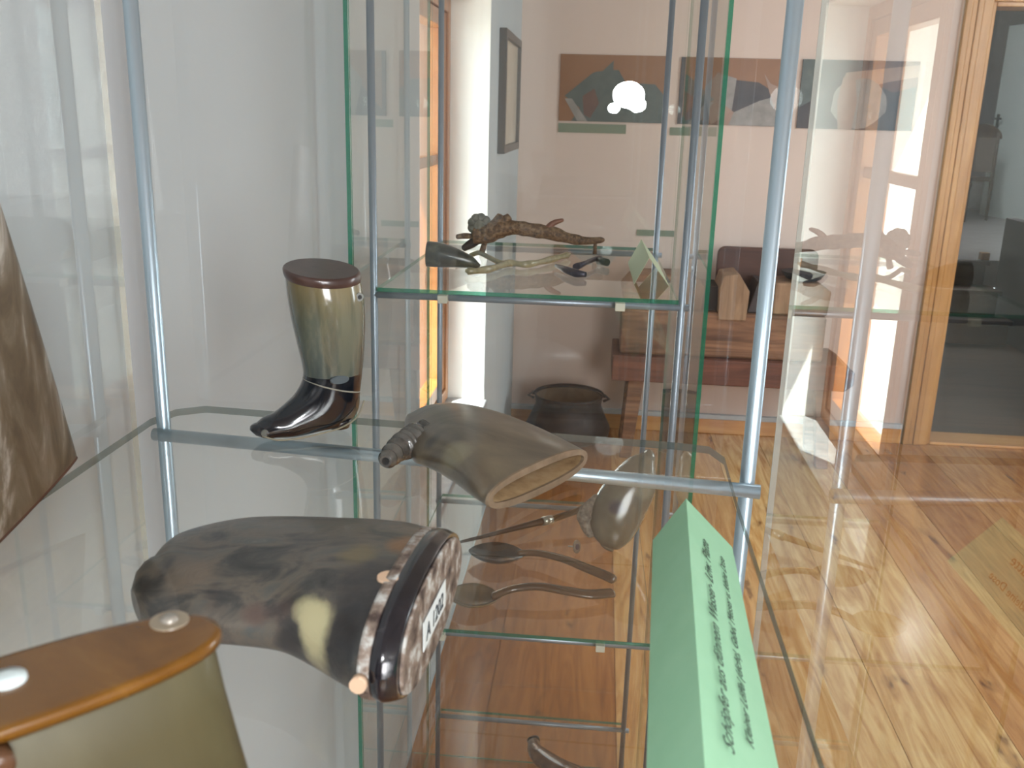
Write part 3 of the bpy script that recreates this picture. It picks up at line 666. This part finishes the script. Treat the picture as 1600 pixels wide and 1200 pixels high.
ro_.tube([An(750, 358)+Vector((0, .008, 0)), An(750, 358)-Vector((0, .014, 0))], [.014, .009], 14)
ro_.build('rosette', RO, parent=ab)
knob('foot', [An(757, 384), An(755, 394), An(752, 402)], [.006, .005, .006], BROWNC, ab)
ft = An(940, 386); MB().tube([An(930, 384), Vector((An(930, 384).x, YA, ZT+.0005))], [.003, .004], 10).build('foot', BROWNC, parent=ab)
# pale olive twisted snake/branch below it
PALE = mat('pale_olive_horn', simple_noise([(.35, (.22, .19, .10)), (.7, (.40, .35, .20))], 80), rough=.3, coat=.4)
YS = 1.60
def Sn(px, py): return ony(px, py, YS)
sn = thing('carved_snake', (Sn(800, 410).x, YS, ZT), 'pale olive twisting carved horn branch in front of the antler', 'carving')
lowz = ZT+.006
sp2 = [(727, 424), (745, 424), (770, 420), (795, 412), (820, 414), (845, 410), (872, 403), (890, 398)]
P2 = []
for x, y in sp2:
    p = onz(x, y, ZT+.006); P2.append([p.x, p.y, ZT+.006])
PP = crom(P2, 6); MB().tube([Vector(p) for p in PP], [.0055*(1+.15*math.sin(i*.8)) if 1 < i < len(PP)-2 else .003 for i in range(len(PP))], 14).build('stem', PALE, parent=sn)
P2 = [[*onz(735, 400, ZT+.006)], [*onz(748, 396, ZT+.012)], [*onz(762, 402, ZT+.012)], [*onz(778, 410, ZT+.009)], [*onz(795, 413, ZT+.006)]]
PP = crom(P2, 6); MB().tube([Vector(p) for p in PP], .0042, 12).build('loop', PALE, parent=sn)
# small black tool
TOOL = mat('black_blue_metal', simple_noise([(.3, (.02, .02, .035)), (.7, (.07, .07, .10))], 80), rough=.35, metal=.4)
ot = onz(910, 418, ZT)
tt = thing('small_tool', ot, 'small dark blue-black hand tool lying right of the antler', 'tool')
P2 = [onz(x, y, ZT+.006) for x, y in ((869, 416), (885, 423), (900, 428), (915, 430))]
MB().tube(P2, [.003, .006, .0065, .004], 12).build('blade', TOOL, parent=tt)
P2 = [onz(x, y, ZT+.010) for x, y in ((900, 418), (915, 412), (930, 405), (938, 403))]
MB().tube(P2, [.006, .004, .004, .004], 12).build('handle', TOOL, parent=tt)
P2 = [onz(x, y, ZT+.007) for x, y in ((936, 408), (949, 411))]
MB().tube(P2, [.007, .006], 14).build('pommel', mat('dark_green_pommel', col=(.03, .06, .055), rough=.3), parent=tt)
# paler tent card of the farther case
CARD2 = mat('pale_green_card', col=(.56, .62, .42), rough=.8)
c_l = onz(992, 452, ZT+.0005); c_r = onz(1052, 456, ZT+.0005); c_l.y = c_r.y = 1.44
ap2 = ony(1022, 412, 1.44)
f_l = onz(972, 398, ZT+.0005); f_r = onz(1010, 400, ZT+.0005); apf = ony(987, 372, 1.70); f_l.y = f_r.y = 1.70
tc2 = thing('tent_card', (c_r.x, 1.55, ZT), 'pale green blank folded card at right on the farther case top shelf', 'sign')
k = MB(); a3 = Vector((c_l.x, 1.44, ZT+.0005)); b3 = Vector((c_r.x-.003, 1.44, ZT+.0005)); t_ = Vector(((a3.x+b3.x)/2-.006, 1.44, ZT+.042))
a4 = a3+Vector((-.004, .22, 0)); b4 = b3+Vector((-.004, .22, 0)); t4 = t_+Vector((-.004, .22, 0))
k.prism([a3, t_, t4, a4], (.0005, 0, -.0003)); k.prism([t_, b3, b4, t4], (-.0005, 0, -.0003)); k.build('folded_card', CARD2, parent=tc2)
# spoons and ladle on the middle shelf
ZM = .712
def sp(px, py, h=.0): return onz(px, py, ZM+h)
def spoon(label, bowl, handle, mb_, mh_, hr, depth=.008, grp=None):
    """bowl: 2 outline points (tip, neck) + half width; handle: list of (px,py,h,halfwidth)"""
    (tx, ty), (nx, ny), hw = bowl
    T = sp(tx, ty, .012); Nk = sp(nx, ny, .010); ax = (Nk-T); L = ax.length; ax.normalize(); sd = Vector((-ax.y, ax.x, 0))
    o = thing('horn_spoon', ((T+Nk)/2).xy.to_3d()+Z*ZM, label, 'spoon', grp)
    rows, rows2 = [], []; n = 16; m = 14
    for i in range(n+1):
        s = i/n; wdt = hw*math.sin(math.pi*min(1, s*1.02+.0))**.62 if 0 < s < 1 else 0.0004
        wdt = max(wdt, .0012 if s < .5 else .004)
        row, row2 = [], []
        for j in range(m+1):
            q = -1+2*j/m; dz = -depth*(1-q*q)*math.sin(math.pi*s)**.7
            row.append(T+ax*L*s+sd*wdt*q+Z*(dz+.0)); row2.append(T+ax*L*s+sd*wdt*q+Z*(dz-.0022))
        rows.append(row); rows2.append(row2)
    v = [p for r in rows for p in r]+[p for r in rows2 for p in r]; K = (n+1)*(m+1); fs = []
    for i in range(n):
        for j in range(m):
            a = i*(m+1)+j; fs.append((a, a+1, a+m+2, a+m+1)); fs.append((a+K, a+K+m+1, a+K+m+2, a+K+1))
    bd = [j for j in range(m+1)]+[i*(m+1)+m for i in range(1, n+1)]+[n*(m+1)+j for j in range(m-1, -1, -1)]+[i*(m+1) for i in range(n-1, 0, -1)]
    for a, b in zip(bd, bd[1:]+bd[:1]): fs.append((a, b, b+K, a+K))
    MB().add(v, fs, 0, True).build('bowl', mb_, parent=o)
    rows = []
    for (x, y, h_, w_) in handle: rows.append((sp(x, y, h_), w_))
    secs = []
    for i, (p, w_) in enumerate(rows):
        q0 = rows[max(0, i-1)][0]; q1 = rows[min(len(rows)-1, i+1)][0]; t = (q1-q0).normalized(); s3 = Vector((-t.y, t.x, 0)).normalized()
        secs.append((p+s3*w_*1.25, p-s3*w_*1.25, hr))
    MB().rings(sweep(secs, Z, 18, 6, 2.2, True, True)).build('handle', mh_, parent=o)
    return o
DKB = mat('black_brown_spoon_bowl', simple_noise([(.3, (.004, .003, .003)), (.6, (.012, .010, .008)), (.8, (.05, .032, .018))], 40), rough=.15, coat=.6)
HB = mat('honey_brown_horn_handle', simple_noise([(.3, (.055, .024, .009)), (.7, (.13, .068, .026))], 30, (.3, 1, 1)), rough=.25, coat=.4)
HY = mat('olive_amber_horn', simple_noise([(.3, (.09, .05, .014)), (.7, (.16, .095, .034))], 26), rough=.25, coat=.4)
spoon('horn spoon with glossy black bowl and brown handle on the middle shelf', ((732, 867), (822, 872), .040), [(812, 872, .010, .005), (840, 872, .012, .0055), (880, 881, .016, .007), (915, 895, .016, .009), (945, 907, .010, .0105), (957, 913, .007, .0095)], DKB, HB, .0058, .018)
spoon('olive amber horn spoon with shallow bowl, nearer the front of the middle shelf', ((697, 931), (782, 938), .040), [(772, 937, .010, .006), (800, 926, .016, .006), (840, 922, .020, .007), (880, 928, .016, .0085), (920, 934, .010, .010), (955, 932, .007, .010)], HY, HB, .0058, .015)
# ladle: horn scoop with long handle
og = sp(960, 850)
ld = thing('horn_ladle', (og.x, og.y, ZM), 'long-handled horn ladle with metal ferrule, its grey bowl at right end', 'ladle')
DKW = mat('dark_ladle_stick', simple_noise([(.3, (.03, .018, .012)), (.7, (.10, .06, .04))], 30, (.2, 1, 1)), rough=.4)
hp = [sp(715, 853, .006), sp(760, 842, .010), sp(810, 829, .014), sp(850, 819, .018)]
MB().tube([Vector(p) for p in crom([[*p] for p in hp], 5)], [.0025+.0045*i/15 for i in range(16)], 14).build('handle', DKW, parent=ld)
f0, f1 = sp(847, 820, .018), sp(862, 816, .019)
MB().tube([f0, (f0+f1)/2, f1], [.0085, .009, .0085], 16).build('ferrule', mat('silver_ferrule', col=(.45, .42, .36), rough=.3, metal=.8), parent=ld)
hp = [sp(860, 817, .019), sp(890, 807, .024), sp(915, 797, .030), sp(935, 785, .036)]
MB().tube([Vector(p) for p in crom([[*p] for p in hp], 5)], [.0065]*16, 14).build('shank', HB, parent=ld)
secs = [((1006, 712), (1022, 728), .014), ((980, 722), (1024, 768), .026), ((950, 752), (1008, 808), .032), ((927, 790), (988, 845), .031), ((922, 832), (968, 862), .022), ((938, 856), (958, 864), .008)]
pL = sp(960, 862); nL = Vector((.2, -1, .3)).normalized()
LB = [(onp(*a, pL+Vector((0, 0, .0)), nL), onp(*b2_, pL, nL), b) for a, b2_, b in secs]
dz = ZM+.001-min(min(a.z, b2_.z) for a, b2_, _ in LB)
spots = [(tuple(onp(958, 795, pL, nL)-nL*-.026-Vector((og.x, og.y, ZM))), .018, (.02, .02, .05), .85), (tuple(onp(1000, 770, pL, nL)+nL*.022-Vector((og.x, og.y, ZM))), .022, (.30, .27, .19), .7)]
MB().rings(sweep(LB, nL, 34, 6, 2.2, True, True)).build('bowl', mat('grey_olive_ladle_bowl', blotch([(.3, (.10, .085, .055)), (.7, (.20, .17, .12))], 14, (1, 1, 1), spots), rough=.2, coat=.5), parent=ld)
CRU = mat('pale_crust', simple_noise([(.3, (.10, .075, .055)), (.7, (.38, .32, .26))], 120, bstr=.8), rough=.8)
knob('crusted_lip', [onp(x, y, pL, nL) for x, y in ((934, 778), (922, 792), (914, 806), (913, 820), (919, 834), (928, 842))], [.006, .010, .012, .012, .011, .006], CRU, ld, 14, .22, 4)
# small round button and a wire pin
ob2 = sp(901, 858, .008)
bu = thing('horn_button', (ob2.x, ob2.y, ZM), 'tiny round patterned button with shank, right of the black-bowled spoon', 'button')
ax = Vector((1, -.5, .25)).normalized()
BM_ = mat('brown_button', simple_noise([(.3, (.12, .06, .04)), (.7, (.40, .32, .24))], 300), rough=.5)
MB().tube([ob2-ax*.0012, ob2+ax*.0012], [.0125, .0125], 22).build('disc', BM_, parent=bu)
MB().tube([ob2+ax*.0012, ob2+ax*.0022], [.006, .005], 16).build('boss', mat('violet_boss', col=(.10, .06, .08), rough=.4), parent=bu)
MB().tube([ob2-ax*.001, ob2-ax*.018], .0012, 8).build('shank', STEEL, parent=bu)
# horn tip on the bottom shelf
zb_ = .18
hb = thing('horn_tip', onz(860, 1185, zb_), 'small curved brown horn on the bottom shelf, cut by the bottom edge', 'horn')
hp = [onz(834, 1162, zb_+.012), onz(836, 1175, zb_+.014), onz(850, 1190, zb_+.018), onz(880, 1212, zb_+.024), onz(930, 1235, zb_+.028)]
PP = crom([[*p] for p in hp], 6)
MB().tube([Vector(p) for p in PP], [.0125+.020*(i/(len(PP)-1))**1.2 for i in range(len(PP))], 18).build('horn_body', mat('glossy_brown_horn', simple_noise([(.3, (.035, .018, .010)), (.7, (.14, .075, .04))], 40), rough=.2, coat=.5), parent=hb)
MB().tube([hp[0]+Vector((-.002, .006, .002)), hp[0]], [.0135, .014], 18).build('tip_collar', mat('dark_collar', col=(.02, .012, .010), rough=.3), parent=hb)
# ------------------------------------------------------------------ pictures on the far wall
def wp(px, py, off=.0): return ony(px, py, YF-off)
PIC_ORANGE = mat('print_orange', simple_noise([(.3, (0.186, 0.074, 0.025)), (.7, (0.248, 0.112, 0.043))], 3, bstr=0), rough=.4)
PIC_DARK = mat('print_dark', simple_noise([(.35, (0.012, 0.011, 0.015)), (.7, (0.043, 0.031, 0.028))], 14, bstr=0), rough=.4)
PIC_SKIN = mat('print_skin', simple_noise([(.3, (0.223, 0.130, 0.087)), (.7, (0.322, 0.211, 0.155))], 12, bstr=0), rough=.4)
PIC_GREY = mat('print_grey', simple_noise([(.3, (0.174, 0.155, 0.136)), (.7, (0.260, 0.236, 0.211))], 20, bstr=0), rough=.4)
PIC_TEAL = mat('print_teal', simple_noise([(.3, (0.043, 0.062, 0.056)), (.7, (0.074, 0.093, 0.081))], 20, bstr=0), rough=.4)
PIC_BROWN = mat('print_brown', simple_noise([(.3, (0.074, 0.031, 0.022)), (.7, (0.124, 0.056, 0.037))], 12, bstr=0), rough=.4)
def picture(label, x0, x1, z0, z1, base, shapes):
    o = thing('wall_picture', ((x0+x1)/2, YF, z0), label, 'picture')
    MB().box((x0, YF-.008, z0), (x1, YF-.0005, z1)).build('panel', base, parent=o)
    for i, (nm, m, pts) in enumerate(shapes):
        P = [Vector((x0+(x1-x0)*u, YF-.0082-.0004*i, z0+(z1-z0)*(1-v))) for u, v in pts]
        MB().prism(P, (0, -.0004, 0)).build(nm, m, parent=o)
    return o
def circ(cx, cy, rx, ry, n=20, w=.0): return [(cx+rx*math.cos(math.tau*k/n)*(1+w*math.sin(k*2.3)), cy+ry*math.sin(math.tau*k/n)*(1+w*math.sin(k*1.7))) for k in range(n)]
zt_, zb2 = 1.768, 1.476
picture('orange photograph print with a dark pointed tool shape, leftmost of three', -.212, .268, zb2, zt_, PIC_ORANGE, [
    ('pictured_tool', PIC_TEAL, [(.05, .62), (.30, .28), (.34, .25), (.40, .24), (.50, .08), (.50, .22), (.55, .22), (.62, .40), (.9, .42), (1, .6), (1, 1), (.12, 1), (.20, .80)]),
    ('pictured_hand', PIC_BROWN, [(.22, .62), (.33, .50), (.38, .72), (.30, .95), (.24, .9)]),
    ('pictured_cloth', PIC_GREY, [(.05, .66), (.12, .66), (.28, 1.0), (.18, 1.0)])])
picture('photograph print of pale hands holding a grey cloth, middle of three', .330, .832, zb2, zt_-.002, PIC_ORANGE, [
    ('pictured_shadow', PIC_DARK, [(0, 0), (.04, 0), (.04, .9), (.35, .3), (.7, .35), (.85, .5), (1, .5), (1, 1), (0, 1)]),
    ('pictured_sleeve', PIC_GREY, [(.30, 1.0), (.22, .45), (.33, .22), (.5, .30), (.48, .8)]),
    ('pictured_cloth', PIC_GREY, [(.50, .80), (.72, .62), (.86, .55), (.88, 1.0), (.45, 1.0)]),
    ('pictured_hand', PIC_SKIN, [(.74, .22), (.80, .36), (.93, .45), (1.0, .62), (.95, .8), (.86, .75), (.80, .5)]),
    ('pictured_finger', PIC_SKIN, [(.40, .68), (.50, .80), (.46, 1.0), (.38, 1.0)])])
picture('dark photograph print of a round pale workpiece, rightmost of three', .865, 1.370, zb2-.004, zt_, PIC_DARK, [
    ('pictured_apron', PIC_BROWN, [(.6, 0), (1, 0), (1, .35), (.8, .45), (.6, .3)]),
    ('pictured_arm', PIC_SKIN, [(.38, .18), (.75, .10), (1.0, .05), (1.0, .22), (.75, .30), (.5, .42), (.36, .3)]),
    ('pictured_workpiece', PIC_GREY, circ(.52, .62, .24, .36, 20, .05)),
    ('pictured_hand', PIC_SKIN, [(.36, .25), (.46, .22), (.50, .6), (.48, 1.0), (.36, 1.0), (.33, .6)]),
    ('pictured_sleeve', PIC_TEAL, [(0, 0), (.14, 0), (.10, .6), (0, .7)])])
LBL = mat('dark_green_label', col=(.17, .20, .14), rough=.6)
for (x0, x1, z0, z1, lab) in ((-.212, .10, 1.425, 1.466, 'narrow dark green caption strip directly below the leftmost print'), (.178, .362, .962, .990, 'small dark green caption strip low on the wall, left of the bench'), (.30, .39, 1.425, 1.46, 'short dark green caption strip below the middle print')):
    tag(MB().box((x0, YF-.005, z0), (x1, YF-.0003, z1)).build('caption_strip', LBL, origin=((x0+x1)/2, YF, z0)), lab, 'wall label')
# framed picture on the left wall
pf = thing('framed_picture', (XL, 3.93, 1.36), 'dark framed narrow picture hanging on the left wall near the corner', 'picture')
FRM = mat('dark_picture_frame', col=(.07, .055, .045), rough=.35)
ya, yb2, za, zc = 3.63, 4.26, 1.355, 1.80
m = MB(); m.box((XL+.0005, ya, za), (XL+.028, ya+.03, zc)); m.box((XL+.0005, yb2-.03, za), (XL+.028, yb2, zc)); m.box((XL+.0005, ya+.03, za), (XL+.028, yb2-.03, za+.03)); m.box((XL+.0005, ya+.03, zc-.03), (XL+.028, yb2-.03, zc))
m.build('frame', FRM, parent=pf, bevel=.002)
MB().box((XL+.0005, ya+.03, za+.03), (XL+.014, yb2-.03, zc-.03)).build('mount', mat('cream_mount', col=(.55, .48, .38), rough=.3), parent=pf)
# ------------------------------------------------------------------ horn worker's bench at the far wall
yb0, yb1 = 4.08, 4.42
bn = thing('work_bench', (.62, 4.25, 0), 'low old plank bench standing against the far wall', 'bench')
MB().prism([Vector((x, yb0, z)) for x, z in ((.088, .372), (1.10, .372), (1.135, .40), (1.135, .46), (1.09, .488), (.088, .488))], (0, .34, 0)).build('seat_plank', REDWOOD, parent=bn, bevel=.006)
def leg(x, y, dx, dy):
    M = MB(); top = [Vector((x-.035, y-.03, .374)), Vector((x+.035, y-.03, .374)), Vector((x+.035, y+.03, .374)), Vector((x-.035, y+.03, .374))]
    bot = [Vector((v.x*1.0+dx*1.0, v.y+dy, 0.001)) for v in top]
    bot = [((b_-(sum(bot, Vector())/4))*.75)+(sum(bot, Vector())/4) for b_ in bot]
    M.add(top+bot, [(0, 1, 2, 3), (7, 6, 5, 4), (0, 4, 5, 1), (1, 5, 6, 2), (2, 6, 7, 3), (3, 7, 4, 0)]); M.build('leg', OLDWOOD, parent=bn, bevel=.004)
for x, y, dx, dy in ((.20, 4.15, -.03, -.02), (.20, 4.36, -.03, .02), (1.02, 4.15, .03, -.02), (1.02, 4.36, .03, .02)): leg(x, y, dx, dy)
pr = thing('wooden_press', (.55, 4.26, .488), 'heavy old wooden screw press block with slots standing on the bench', 'press')
MB().box((.118, 4.12, .4885), (1.0, 4.36, .69)).build('bed_beam', OLDWOOD, parent=pr, bevel=.012)
MB().prism([Vector((x, 4.13, z)) for x, z in ((.125, .691), (.46, .691), (.47, .80), (.40, .845), (.16, .84), (.11, .78))], (0, .21, 0)).build('jaw_block', OLDWOOD, parent=pr, bevel=.01)
MB().prism([Vector((x, 4.11, z)) for x, z in ((.535, .66), (.655, .66), (.66, .79), (.61, .865), (.545, .855), (.53, .80))], (0, .20, 0)).build('wedge', LIGHTBLOCK, parent=pr, bevel=.006)
MB().box((.462, 4.16, .691), (.532, 4.34, .80)).build('gap_shade', mat('black_gap_shade', col=(.02, .015, .013), rough=.8), parent=pr)  # black block in the gap between the blocks, standing in for its shade
MB().prism([Vector((x, 4.15, z)) for x, z in ((.662, .691), (.76, .691), (.76, .82), (.70, .83))], (0, .18, 0)).build('wedge', mat('dark_grey_wedge', col=(.06, .05, .05), rough=.7), parent=pr, bevel=.005)
MB().prism([Vector((x, 4.13, z)) for x, z in ((.765, .691), (1.0, .691), (1.01, .80), (.95, .835), (.77, .83))], (0, .21, 0)).build('jaw_block', LIGHTBLOCK, parent=pr, bevel=.01)
bd = thing('back_board', (.77, 4.42, .488), 'dark brown round-cornered board standing behind the press', 'board')
x0, x1, z0, z1, r = .545, .995, .4885, .945, .035
pts = [Vector((x0, 4.385, z0)), Vector((x1, 4.385, z0))]+[Vector((x1-r+r*math.cos(a), 4.385, z1-r+r*math.sin(a))) for a in [math.pi/2*k/5 for k in range(6)]]+[Vector((x0+r-r*math.sin(a), 4.385, z1-r+r*math.cos(a))) for a in [math.pi/2*k/5 for k in range(6)]]
MB().prism(pts, (0, .03, 0)).build('board', DARKBOARD, parent=bd, bevel=.004)
ds = thing('iron_dish', (.90, 4.2, .836), 'shallow black dish with a small orange peg on the press', 'dish')
MB().tube([(.90, 4.22, .836), (.90, 4.22, .842), (.90, 4.22, .872)], [.06, .075, .095], 24).build('bowl', IRON, parent=ds)
MB().tube([(.86, 4.17, .87), (.868, 4.165, .935)], [.009, .007], 10).build('peg', mat('orange_peg', col=(.55, .24, .05), rough=.5), parent=ds)
# cast-iron pot
po = thing('cast_iron_pot', (-.10, 4.18, 0), 'black three-legged iron pot with wire handle on the floor in the corner', 'pot')
pc = Vector((-.10, 4.18, 0))
def lathe(prof, c, seg=40): return [[Vector((c.x+r*math.cos(math.tau*k/seg), c.y+r*math.sin(math.tau*k/seg), z)) for k in range(seg)] for r, z in prof]
MB().rings(lathe([(.06, .045), (.13, .052), (.192, .085), (.196, .12), (.168, .18), (.150, .225), (.155, .262), (.162, .275), (.156, .276), (.148, .262)], pc), 0, True, False).build('pot_body', IRON, parent=po)
MB().rings(lathe([(.1485, .262), (.143, .225), (.150, .16), (.150, .10), (.10, .065)], pc), 0, False, True).build('pot_inside', IRONIN, parent=po)
for k in range(3):
    a = math.tau*k/3+.6; c = pc+Vector((math.cos(a)*.13, math.sin(a)*.13, 0)); MB().tube([c+Z*.10, c+Vector((math.cos(a)*.02, math.sin(a)*.02, .0015))], [.022, .013], 12).build('leg', IRON, parent=po)
hpnts = [pc+Vector((.162*math.cos(a), -.02-.10*math.sin(a)*.2, .268+.05*math.sin(a))) for a in [math.pi*k/20 for k in range(21)]]
MB().tube(hpnts, .004, 8).build('bail_handle', IRON, parent=po)
for sx in (-1, 1):
    MB().tube([pc+Vector((sx*.158, -.02, .25)), pc+Vector((sx*.185, -.02, .262)), pc+Vector((sx*.16, -.02, .28))], .007, 8).build('lug', IRON, parent=po)
# ------------------------------------------------------------------ carved chair in the stair hall
CW = mat('dark_carved_chair_wood', woodfn((.05, .026, .015), (.11, .06, .035)), rough=.5)
zf = LZ+.0045; cx0, cy0 = 3.78, 10.55
ch = thing('carved_chair', (cx0, cy0, zf), 'dark carved high-back wooden chair on the landing beside the white door', 'chair')
def cv(x, y, z): a = -.9; return Vector((cx0+(x*math.cos(a)-y*math.sin(a))*1.15, cy0+(x*math.sin(a)+y*math.cos(a))*1.15, zf+z*1.13))
for sx, sy in ((-1, -1), (1, -1)): MB().tube([cv(sx*.17, sy*.17, .0015), cv(sx*.175, sy*.18, .12), cv(sx*.16, sy*.17, .28), cv(sx*.18, sy*.18, .36)], [.012, .016, .022, .026], 12).build('leg', CW, parent=ch)
for sx in (-1, 1): MB().tube([cv(sx*.16, .19, .0015), cv(sx*.17, .17, .36), cv(sx*.155, .19, .60), cv(sx*.145, .21, .80)], [.014, .020, .017, .015], 12).build('leg', CW, parent=ch)
MB().prism([cv(-.20, -.20, .36), cv(.20, -.20, .36), cv(.18, .19, .36), cv(-.18, .19, .36)], Z*.045).build('seat', CW, parent=ch, bevel=.008)
dn_ = cv(0, 1.0, 0)-cv(0, 0, 0); dn_ = dn_.normalized()
MB().prism([cv(.17*math.cos(math.pi*k/16), .205, .74+.13*math.sin(math.pi*k/16)) for k in range(17)], dn_*.03).build('crest_rail', CW, parent=ch, bevel=.004)
MB().prism([cv(-.14, .195, .44), cv(.14, .195, .44), cv(.14, .195, .75), cv(-.14, .195, .75)], dn_*.018).build('backrest', mat('faded_upholstery', col=(.16, .12, .10), rough=.8), parent=ch)
# settle every shelf object so that its lowest point rests on its shelf
for _o, _z in ((bh, ZT), (mh, ZT), (bt, ZT), (vt, ZT), (gc, ZT), (lb, ZT), (t3, ZT), (ab, ZT), (sn, ZT), (tt, ZT), (tc2, ZT), (ld, ZM), (bu, ZM), (hb, .18)) + tuple((o, ZM) for o in COL.objects if o.name.startswith('horn_spoon')):
    lo = min((v.co.z for c_ in _o.children_recursive for v in c_.data.vertices))
    _o.location.z = _z + .0006 - lo
